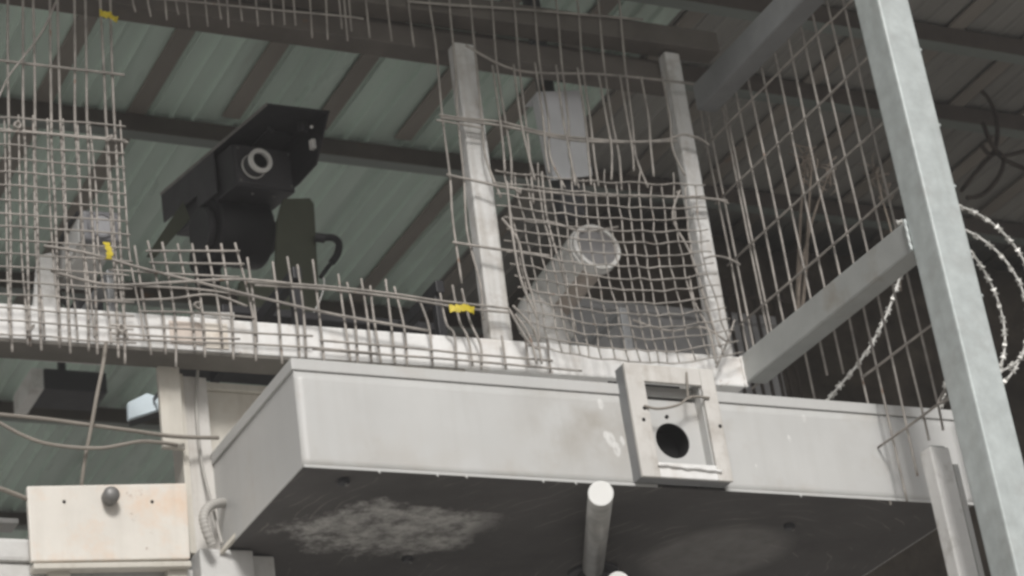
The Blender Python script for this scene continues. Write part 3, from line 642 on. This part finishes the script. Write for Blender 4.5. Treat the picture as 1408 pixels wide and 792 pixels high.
# ------------------------------------------------------------------ black turret
F_ = RT*.55 + UP*.36 - FW*.75; F_.normalize()
W_ = RT*.82 - UP*.085 + FW*.56; W_ = (W_ - F_*W_.dot(F_)).normalized()
T_ = W_.cross(-F_) ; T_ = T_ if T_.dot(UP) > 0 else -T_
TO = onY(361, 230, 6.75)
tu = thing('turret', 'black hooded remote turret with a pale-rimmed round tube on an olive bracket', 'turret', (2.95, 6.75, 4.9))
TS = 1.2
def tl(f, w_, t): return TO + F_*(f*TS) + W_*(w_*TS) + T_*(t*TS)
def tbox(name, f0, f1, w0, w1, t0, t1, m_, parent, b=.004):
    bm = bmesh.new(); hexa(bm, [tl(f0,w0,t0), tl(f1,w0,t0), tl(f1,w1,t0), tl(f0,w1,t0), tl(f0,w0,t1), tl(f1,w0,t1), tl(f1,w1,t1), tl(f0,w1,t1)])
    bmesh.ops.recalc_face_normals(bm, faces=bm.faces); bevel(bm, b); return bm_obj(name, bm, m_, parent)
body = tbox('housing', -.40, 0, -.098, .105, -.07, .066, MT['blackg'], tu, .006)
tbox('front_plate', .0005, .008, -.092, .099, -.064, .060, MT['slab'], body, .003)
for (w_, t) in ((-.083,.05),(.09,.05),(-.083,-.055),(.09,-.055)): cyl('plate_screw', tl(.0065, w_, t), tl(.0095, w_, t), .005, MT['bolt'], body, 10)
tbox('sight_block', -.02, .10, -.03, .06, .0665, .0755, MT['black'], body, .003)
hood = extrude_poly('hood_top', [tl(-.43,-.120,.078), tl(.245,-.105,.078), tl(.255,.10,.078), tl(-.43,.10,.078)], T_*.008, MT['black'], tu, .002)
extrude_poly('hood_cheek', [tl(-.43,-.121,.0775), tl(-.09,-.114,.0775), tl(-.09,-.114,-.058), tl(-.21,-.116,-.058), tl(-.215,-.116,-.014), tl(-.43,-.121,-.016)], W_*.006, MT['slab'], hood, .001)
extrude_poly('hood_cheek', [tl(-.30,.094,.0775), tl(.25,.094,.0775), tl(.15,.094,-.045), tl(.04,.094,-.06), tl(-.30,.094,-.06)], W_*.006, MT['black'], hood, .001)
bar('hood_highlight_strip', tl(-.43,-.1225,.076), tl(.245,-.1075,.076), W_*.002, T_*.013, MT['edge'], hood, .0005)  # pale strip paints the lit line along the hood's left edge
cyl('hood_fitting', tl(.17,.05,.077), tl(.17,.05,.045), .018, MT['black'], hood, 16, .002)
cyl('hood_fitting', tl(.12,-.03,.077), tl(.12,-.03,.06), .012, MT['black'], hood, 16, .002)
cyl('status_lamp', tl(.20,.062,.05), tl(.205,.062,.05), .006, MT['ringm'], hood, 12)
tbox('hood_clip', .15, .17, .078, .092, .0, .03, MT['ringm'], hood, .002)
mc = tl(.0075, -.043, -.012)
barrel = ring('tube_barrel', mc, F_, .031, .042, .06, MT['blackg'], tu)
ring('tube_rim', mc+F_*.0605, F_, .031, .046, .013, MT['ringm'], barrel)
ring('tube_collar', mc+F_*.012, F_, .0425, .047, .007, MT['ringm'], barrel)
cyl('tube_bottom', mc+F_*.002, mc+F_*.006, .0308, MT['bore'], barrel)
for (w_, t) in ((-.02, -.071), (.05, -.071)):
    cyl('housing_screw', tl(-.04, w_, t-.004), tl(-.04, w_, t+.002), .006, MT['bolt'], body, 10)
# tilt drum and yoke
dc = tl(-.20, .0, -.135)
drum = cyl('tilt_drum', dc-W_*.12, dc+W_*.10, .125, MT['black'], tu, 36, .012)
cyl('drum_boss', dc-W_*.15, dc-W_*.1205, .085, MT['blackg'], drum, 28, .005)
cyl('drum_boss', dc+W_*.1005, dc+W_*.14, .07, MT['blackg'], drum, 28, .005)
tbox('neck', -.29, -.14, -.08, .075, -.10, -.0705, MT['black'], tu, .006)
d2 = dc + V(-.10, .05, -.09)
cyl('motor', d2-W_*.05, d2+W_*.04, .055, MT['black'], tu, 24, .008)
cyl('motor', d2+V(.0,.0,-.075)-W_*.04, d2+V(0,0,-.075)+W_*.03, .045, MT['black'], tu, 24, .008)
# olive bracket: upright plate, base plate, rear upright
op0, op1, op2, op3 = onY(390,273,6.72), onY(431,276,6.72), onY(441,442,6.72), onY(376,442,6.72)
br = extrude_poly('bracket_upright', [onY(382,300,6.72), op0, onY(426,272,6.72), onY(432,280,6.72), op2, op3], (0,.02,0), MT['olive'], tu, .002)
extrude_poly('bracket_base', [onY(330,386,6.71), onY(378,386,6.71), onY(380,440,6.71), onY(326,436,6.71)], (0,.02,0), MT['olive'], tu, .002)
extrude_poly('bracket_gusset', [onY(252,276,6.9), onY(262,300,6.9), onY(215,352,6.9), onY(203,350,6.9)], (0,.02,0), MT['olive'], tu, .002)
box('mount_plate', 2.55, 3.36, 6.40, 6.92, 5.13, 5.16, MT['black'], tu, .004)
for xx in (2.66, 3.16):
    box('mount_arm', xx, xx+.03, 6.05, 6.85, 5.085, 5.129, MT['black'], tu, .004)
    box('mount_foot', xx, xx+.03, 6.07, 6.10, 4.898, 5.0845, MT['black'], tu, .004)
cyl('cable_gland', onY(433,326,6.70), onY(447,328,6.69), .017, MT['blackg'], br, 18, .002)
tube('turret_cable', [onY(445,327,6.69), onY(458,327,6.68), onY(466,335,6.67), onY(464,349,6.66), onY(456,361,6.66)], .013, MT['black'], tu, 10)
tube('turret_cable_end', [onY(457,360,6.66), onY(448,371,6.65), onY(441,381,6.64)], .008, MT['black'], tu, 8)
tube('thin_wire', [onY(442,380,6.64), onY(446,388,6.64), onY(441,410,6.62), onY(428,436,6.60), onY(420,446,6.6)], .0035, MT['cctv'], tu, 6)

# ------------------------------------------------------------------ dusty round camera behind the fine mesh
def frame_from(Fd):
    Fd = Fd.normalized(); Wd = Fd.cross(V(0,0,1)); Wd = -Wd if Wd.dot(RT) < 0 else Wd; Wd.normalize(); Td = Wd.cross(Fd); Td = -Td if Td.z < 0 else Td
    return Fd, Wd, Td
rc = thing('round_camera', 'dusty cylindrical surveillance camera with white sunshield behind the fine mesh', 'camera', onY(760, 470, 6.5))
a1 = onY(817, 344, 6.28); a0 = CAM + ray(760, 414).normalized()*((a1-CAM).length+.26); ax = (a1-a0).normalized()
cbody = cyl('camera_body', a0, a1-ax*.02, .078, MT['cctvd'], rc, 32, .008)
ring('front_hood', a1-ax*.0195, ax, .078, .092, .045, MT['cctv'], rc, 36)
cyl('front_glass', a1+ax*.004, a1+ax*.012, 0.0775, MT['glass'], cbody, 32)
# sunshield: open half shell over the body
def shell(name, c0, c1, r, a_from, a_to, th, m_, parent):
    axx = (c1-c0).normalized(); _, Wd, Td = frame_from(axx); v = []; f = []; K = 14
    for (c, rr) in ((c0, r), (c1, r), (c0, r+th), (c1, r+th)):
        for k in range(K+1):
            a = R(a_from+(a_to-a_from)*k/K); v.append(c+Wd*(rr*math.cos(a))+Td*(rr*math.sin(a)))
    n = K+1
    for k in range(K):
        f += [(k, k+1, n+k+1, n+k), (2*n+k, 3*n+k, 3*n+k+1, 2*n+k+1), (k, 2*n+k, 2*n+k+1, k+1), (n+k, n+k+1, 3*n+k+1, 3*n+k)]
    f += [(0, n, 3*n, 2*n), (K, 2*n+K, 3*n+K, n+K)]
    return link_mesh(name, v, f, m_, parent, smooth=False)
shell('sunshield', a0+ax*.02, a1+ax*.01, .094, 80, 235, .005, MT['cctv'], rc)
k0 = onY(735, 428, 6.62)
bm = bmesh.new(); bmesh.ops.create_uvsphere(bm, u_segments=24, v_segments=14, radius=.092)
bm.transform(Matrix.Translation(k0+V(.02,0,-.03)) @ Matrix.Diagonal((1,.9,1.15,1))); bm_obj('swivel_dome', bm, MT['cctv'], rc, True)
bar('bracket_arm', onY(770,410,6.60), onY(792,462,6.60), (-.09,0,.01), (0,.06,0), MT['cctv'], rc, .012)
box('bracket_foot', 3.72, 4.02, 6.50, 6.72, 5.10, 5.14, MT['cctv'], rc, .006)
bar('bracket_stem', (3.84, 6.57, 5.1395), (3.86, 6.57, 5.34), (.09,0,0), (0,.08,0), MT['cctv'], rc, .01)
box('foot_arm', 3.85, 3.88, 6.06, 6.64, 5.075, 5.099, MT['galvd'], rc, .003)
box('foot_post', 3.85, 3.88, 6.06, 6.09, 4.913, 5.0745, MT['galvd'], rc, .003)

# ------------------------------------------------------------------ white box camera at the left
lc = thing('box_camera', 'white box camera with grey square front behind the left mesh', 'camera', onY(80, 430, 6.5))
c1 = onY(138, 312, 6.28); c0 = CAM + ray(100, 380).normalized()*((c1-CAM).length+.36); Fd, Wd, Td = frame_from(c1-c0)
def lq(c, f, w_, t): return c + Fd*f + Wd*w_ + Td*t
def lbox(name, c, f0, f1, w0, w1, t0, t1, m_, parent, b=.006, seg=3):
    bm = bmesh.new(); hexa(bm, [lq(c,f0,w0,t0), lq(c,f1,w0,t0), lq(c,f1,w1,t0), lq(c,f0,w1,t0), lq(c,f0,w0,t1), lq(c,f1,w0,t1), lq(c,f1,w1,t1), lq(c,f0,w1,t1)])
    bmesh.ops.recalc_face_normals(bm, faces=bm.faces); bevel(bm, b, seg); return bm_obj(name, bm, m_, parent)
ln = (c1-c0).length
bb = lbox('camera_body', c0, 0, ln-.03, -.056, .056, -.05, .048, MT['cctv'], lc, .012)
fr = lbox('camera_front', c0, ln-.0295, ln+.012, -.063, .063, -.056, .053, MT['cctvg'], lc, .016)
ring('lens_ring', lq(c0, ln+.0125, 0, 0), Fd, .036, .044, .006, MT['cctvg'], fr, 28)
cyl('lens_glass', lq(c0, ln+.0125, 0, 0), lq(c0, ln+.0145, 0, 0), .0358, MT['lensl'], fr, 28)
lbox('sunshield', c0, -.01, ln-.02, -.062, .0, .0455, .051, MT['cctv'], lc, .002, 1)
lbox('shield_cheek', c0, -.01, ln-.03, -.064, -.059, -.045, .045, MT['cctv'], lc, .002, 1)
tube('camera_cable', [lq(c0,ln-.02,-.066,.052), lq(c0,ln*.6,-.072,.056), lq(c0,.05,-.075,.03), lq(c0,-.03,-.05,-.03), onY(92,420,6.6)], .008, MT['black'], lc, 8)
s0 = onY(66, 385, 6.6)
bm = bmesh.new(); hexa(bm, [onY(44,425,6.56), onY(84,430,6.56), onY(84,430,6.68), onY(44,425,6.68), onY(50,352,6.56), onY(76,346,6.56), onY(76,346,6.68), onY(50,352,6.68)])
bmesh.ops.recalc_face_normals(bm, faces=bm.faces); bevel(bm, .016, 3); bm_obj('bracket', bm, MT['cctv'], lc)
box('bracket_foot', 1.95, 2.25, 6.5, 6.72, 5.06, 5.10, MT['cctv'], lc, .006)
box('foot_arm', 2.05, 2.08, 6.06, 6.64, 5.035, 5.0595, MT['galvd'], lc, .003)
box('foot_post', 2.05, 2.08, 6.06, 6.09, 4.888, 5.0345, MT['galvd'], lc, .003)
box('rear_block', 2.105, 2.20, 6.55, 6.63, 5.1005, 5.22, MT['darkbox'], lc, .01)

# ------------------------------------------------------------------ hanging duct behind the centre mesh
du = thing('hanging_bracket', 'pale grey bent sheet bracket hanging behind the centre mesh', 'bracket', (4.0, 6.5, 6.4))
YD = 6.2
q0, q1, q2, q3 = onY(738,126,YD), onY(797,124,YD), onY(815,241,YD), onY(762,247,YD)
extrude_poly('front_sheet', [q0, q1, q2, q3], (0,.006,0), MT['bracketm'], du, .001)
xw = (q1.x-q0.x)
extrude_poly('top_sheet', [q0+V(.001,.0065,-.006), q1+V(-.001,.0065,-.006), q1+V(-.02,.10,-.006), q0+V(.0,.10,-.006)], (0,0,.006), MT['bracketm'], du, .001)
extrude_poly('side_sheet', [q0+V(0,.0065,-.0065), q0+V(0,.045,-.0065), q3+V(0,.045,.02), q3+V(0,.0065,.002)], (.004,0,0), MT['bracketm'], du, .001)
bar('core_tube', (q0.x+.04, YD+.02, 5.55), (q0.x+.05, YD+.02, q0.z-.01), (.09,0,0), (0,.06,0), MT['darkbox'], du, .004)
bar('hanger', (q0.x+.06, YD+.07, q0.z), (q0.x+.06, YD+.07, 6.57), (.06,0,0), (0,.03,0), MT['darkbox'], du, .003)
cyl('hole', onZ(772,110,q0.z)+V(0,0,-.0062), onZ(772,110,q0.z)+V(0,0,-.004), .006, MT['bore'], du, 12)

# things hung under the far roof, seen below the beam
lf = thing('hanging_light', 'dark box lamp with a pale end under the roof beneath the beam', 'lamp', onY(100, 520, 8.9))
YL = 8.9; pA = onY(62, 540, YL); zL = onY(62, 506, YL).z
box('lamp_body', pA.x, onY(148,540,YL).x, YL, YL+.2, pA.z+.02, zL, MT['darkbox'], lf, .006)
box('lamp_end', pA.x-.055, pA.x-.001, YL+.005, YL+.295, pA.z+.02, zL, MT['cctv'], lf, .004)
box('lamp_stem', pA.x+.1, pA.x+.13, YL+.1, YL+.13, zL+.0005, ZR-.002, MT['darkbox'], lf, .002)
bx = thing('floodlight', 'small pale blue floodlight behind the hanging board under the beam', 'lamp', onY(200, 560, 6.5))
YB = 6.48
extrude_poly('lamp_face', [onY(177,577,YB), onY(176,553,YB), onY(203,540,YB), onY(224,548,YB), onY(224,562,YB)], (.0,.02,0), MT['bluebox'], bx, .003)
extrude_poly('lamp_back', [onY(177,577,YB+.0205), onY(176,553,YB+.0205), onY(203,540,YB+.0205), onY(224,548,YB+.0205), onY(224,562,YB+.0205)], (.02,.06,.0), MT['darkbox'], bx, .003)
pB = onY(210, 556, YB)
bar('lamp_arm', (pB.x, YB+.03, pB.z), (2.33, 6.2, pB.z+.02), (0,0,.02), (0,.02,0), MT['darkbox'], bx, .002)
sb = box('shelf_bar', onY(-20,720,6.6).x, onY(26,720,6.6).x, 6.6, 6.68, onY(10,719,6.6).z, onY(10,712,6.6).z, MT['wall'], None, .003)
tag(sb, 'thin white bar at the left edge above the wall', 'bar')

# cables at lower left
def cable(label, q, r, Ys, name='cable', m_='cable'):
    tag(tube(name, [onY(a, b_, Y) for (a, b_), Y in zip(q, Ys)], r, MT[m_], None, 8, 6), label, 'cable')
cable('grey cable hanging from the beam down to the cream plate', [(146,470),(141,505),(133,545),(125,590),(117,630),(112,668)], .006, [5.985,5.99,6.0,6.03,6.06,6.09])
cable('upper grey cable running from the left edge to the column', [(-30,566),(0,570),(60,576),(120,584),(180,592),(240,600),(300,602)], .0065, [6.02,6.02,6.03,6.04,6.05,6.07,6.1])
cable('lower sagging grey cable ending at the hanging board', [(-20,572),(0,582),(30,598),(60,609),(100,615),(140,616),(170,611),(195,607),(225,609),(243,612)], .006, [6.03]*8+[6.06,6.09])
cable('short grey cable at the left edge above the cream plate', [(-30,664),(0,672),(25,681),(45,690)], .0075, [6.05,6.06,6.08,6.1])
cable('thin pale cable running down the column face', [(272,508),(270,545),(272,590),(278,640),(288,680),(298,720),(305,748)], .005, [6.14,6.135,6.13,6.13,6.11,6.08,6.06], m_='conduit')
# corrugated conduit elbow
cdp = spline([onY(292,750,6.04), onY(283,728,6.03), onY(280,710,6.03), onY(287,697,6.04), onY(300,692,6.06), onY(312,692,6.1)], 14)
vv, ff = tube_geo(cdp, .014, 14, rf=lambda t: 1+.07*math.sin(t*len(cdp)*1.6))
tag(link_mesh('conduit_elbow', vv, ff, MT['conduit'], None, True), 'ribbed grey conduit elbow between column and cabinet', 'conduit')

# ------------------------------------------------------------------ background at the right: earth bank, pale wall, razor wire, dry growth
def bank():
    bm = bmesh.new(); nx, nz = 90, 46; g = []
    x0, x1 = 4.85, 11.0
    import mathutils
    for i in range(nx+1):
        row = []
        for j in range(nz+1):
            x = x0+(x1-x0)*i/nx; zt = 6.40+.03*math.sin(x*1.7)+.02*math.sin(x*4.1+1); z = 0+zt*j/nz
            d = mathutils.noise.fractal(Vector((x*1.6, z*1.6, 3)), .9, 2.1, 6)*.22
            row.append(bm.verts.new((x, 7.66+d*.6, z)))
        g.append(row)
    for i in range(nx):
        for j in range(nz): bm.faces.new((g[i][j], g[i+1][j], g[i+1][j+1], g[i][j+1]))
    back = []
    for i in range(nx+1):
        back.append((bm.verts.new((g[i][nz].co.x, 9.5, g[i][nz].co.z+.02))))
    for i in range(nx): bm.faces.new((g[i][nz], g[i+1][nz], back[i+1], back[i]))
    return bm_obj('earth_bank', bm, MT['rock'], None, True)
tag(bank(), None, None, None, 'structure')
pw_ = thing('parapet_wall', 'low pale block wall seen through the fine mesh behind the round camera', 'wall', (4.4, 7.0, 0))
zt = onY(900, 434, 7.0).z
box('wall_body', 4.2, 5.16, 7.0, 7.12, 0, zt, MT['palewall'], pw_, .01)
box('wall_coping', 4.18, 5.18, 6.98, 7.14, zt+.0005, zt+.04, MT['palewall'], pw_, .01)
gr = thing('window_grille', 'dark bar grille in front of the pale wall under the side brace', 'grille', (4.9, 7.3, 4.6))
for i in range(9):
    x = 4.82+i*.045; tube('grille_bar', [(x, 6.93, 4.3), (x+jit(.004), 6.93, zt+.12)], .007, MT['vine'], gr, 6)
for z in (4.62, 4.86, zt+.08):
    tube('grille_rail', [(4.79, 6.918, z), (5.24, 6.918, z)], .007, MT['vine'], gr, 6)

def razor(name, label, loops, strand=None):
    t = thing(name, label, 'razor wire', loops[0][0] if loops else onY(*strand[0][0], strand[1]))
    bar_v = []; bar_f = []
    paths = []
    for c, rad, yaw, a0_, a1_, tilt in loops:
        d1 = V(math.cos(R(yaw)), math.sin(R(yaw)), 0); d2 = V(0,0,1)+d1.cross(V(0,0,1))*tilt
        n = 72; paths.append([c + d1*(rad*math.cos(R(a0_+(a1_-a0_)*k/n))) + d2*(rad*math.sin(R(a0_+(a1_-a0_)*k/n))) for k in range(n+1)])
    if strand: paths.append(spline([onY(a, b_, strand[1]) for a, b_ in strand[0]], 8))
    for p in paths:
        tube('strand', p, .0044, MT['razor'], t, 6, raw=True)
        acc = 0
        for i in range(1, len(p)):
            acc += (p[i]-p[i-1]).length
            if acc > .05:
                acc = 0; tt = (p[i]-p[i-1]).normalized(); s1 = tt.cross(V(0,1,.3)).normalized(); s2 = tt.cross(s1)
                ang = rnd.uniform(0, 3.1); sA = s1*math.cos(ang)+s2*math.sin(ang); sB = tt.cross(sA)
                b0_ = len(bar_v); c = p[i]
                for (u, vv_, w_) in ((-.012,.012,0),(-.004,.004,.003),(.004,.004,.003),(.012,.012,0),(.012,-.012,0),(.004,-.004,.003),(-.004,-.004,.003),(-.012,-.012,0)):
                    bar_v.append(c+tt*u+sA*vv_+sB*(w_+.003))
                for (u, vv_, w_) in ((-.012,.012,0),(-.004,.004,.003),(.004,.004,.003),(.012,.012,0),(.012,-.012,0),(.004,-.004,.003),(-.004,-.004,.003),(-.012,-.012,0)):
                    bar_v.append(c+tt*u+sA*vv_-sB*(w_+.006))
                bar_f += [(b0_,b0_+1,b0_+6,b0_+7), (b0_+1,b0_+2,b0_+5,b0_+6), (b0_+2,b0_+3,b0_+4,b0_+5), (b0_+15,b0_+14,b0_+9,b0_+8), (b0_+14,b0_+13,b0_+10,b0_+9), (b0_+13,b0_+12,b0_+11,b0_+10)]
                for a, b_ in ((0,1),(1,2),(2,3),(3,4),(4,5),(5,6),(6,7),(7,0)): bar_f.append((b0_+a, b0_+a+8, b0_+b_+8, b0_+b_))
    o = link_mesh('barbs', bar_v, bar_f, MT['razor'], t); o['kind'] = 'stuff'
    return t
rcen = onY(1302, 415, 5.75)
razor('razor_wire_coil', 'coil of razor wire looping out behind the galvanised post', [
    (rcen, .31, 14, -80, 98, .05), (rcen+V(.02,.12,-.01), .315, 36, -80, 98, -.1), (rcen+V(-.02,-.1,.0), .32, -4, -80, 98, .1), (rcen+V(.03,.15,.03), .36, -25, -70, 95, .1), (rcen+V(.0,.22,-.02), .30, 30, -80, 98, .2)])
razor('razor_wire_strand', 'single razor wire strand slanting under the side brace', [], ([(1250,330),(1236,385),(1228,408),(1218,435),(1200,470),(1180,500),(1155,530),(1130,560)], 5.85))
tag(tube('loose_wire', [onX(1310,545,4.30), onX(1290,555,4.28), onX(1306,530,4.30), onX(1318,545,4.3)], .005, MT['wire'], None), 'curled wire end hooked beside the galvanised post', 'wire')

# dry stalks inside the right-hand panel
def stalks(label, base, tips, Y, r, m_='dry', name='dry_weed'):
    t = thing(name, label, 'plant', onY(*base[0], Y))
    for b_, q in zip(base, tips):
        tube('stem', [onY(b_[0], b_[1], Y)] + [onY(a, c, Y+jit(.05)) for a, c in q], r, MT[m_], t, 6, 5, rf=lambda u: 1-.6*u)
        a, c = q[-1]
        for k in range(7):
            s = onY(a+jit(5), c+k*5, Y+jit(.03)); tube('twig', [s, s+V(jit(.03), jit(.03), .035+jit(.01)), s+V(jit(.05), jit(.04), .06)], r*.35, MT[m_], t, 4, 2)
stalks('dry brown weed stalks growing behind the welded mesh panel', [(1098,440),(1102,440),(1096,440)], [[(1100,380),(1118,300),(1140,238)], [(1108,370),(1112,290),(1116,225)], [(1098,360),(1102,280),(1108,215)]], 5.9, .008)
stalks('small dry sprig behind the mesh beside the galvanised post', [(1235,400),(1238,400)], [[(1228,330),(1212,270),(1205,235)], [(1232,320),(1224,280),(1218,255)]], 6.0, .005)
vn = thing('vine', 'dark bare vine hanging from the roof right of the galvanised post', 'plant', onY(1380, 200, 6.5))
for q in ([(1345,120),(1362,140),(1371,170),(1368,205),(1352,225),(1335,245),(1322,262)], [(1352,170),(1362,195),(1376,215),(1392,225),(1430,240)], [(1368,205),(1380,220),(1372,245),(1350,268),(1330,272)], [(1376,215),(1392,212),(1420,205)], [(1350,200),(1360,212),(1372,210)]):
    tube('vine_stem', [onY(a, b_, 6.45+jit(.06)) for a, b_ in q], .010, MT['vine'], vn, 6)

scp = bar('board_scrap', onY(268, 437, 6.03), onY(326, 434, 6.03)+V(0,.02,0), (0,.05,0), (0,0,.022), MT['cctv'], None, .002)
tag(scp, 'pale scrap of board lying on the beam behind the torn mesh', 'board')

hz = box('veil_volume', -160, 160, -160, 160, -1, 7.4, None, None, 0)  # added scattering volume lifts the blacks in place of lens veiling glare
hm = bpy.data.materials.new('lens_veil'); hm.use_nodes = True; hn = hm.node_tree; hn.nodes.remove(hn.nodes['Principled BSDF'])
pv = hn.nodes.new('ShaderNodeVolumePrincipled'); pv.inputs['Color'].default_value = (.93,.92,.92,1); pv.inputs['Density'].default_value = .0058; pv.inputs['Anisotropy'].default_value = .0
hn.links.new(pv.outputs[0], hn.nodes['Material Output'].inputs['Volume'])
hz.data.materials.append(hm); hz['kind'] = 'stuff'
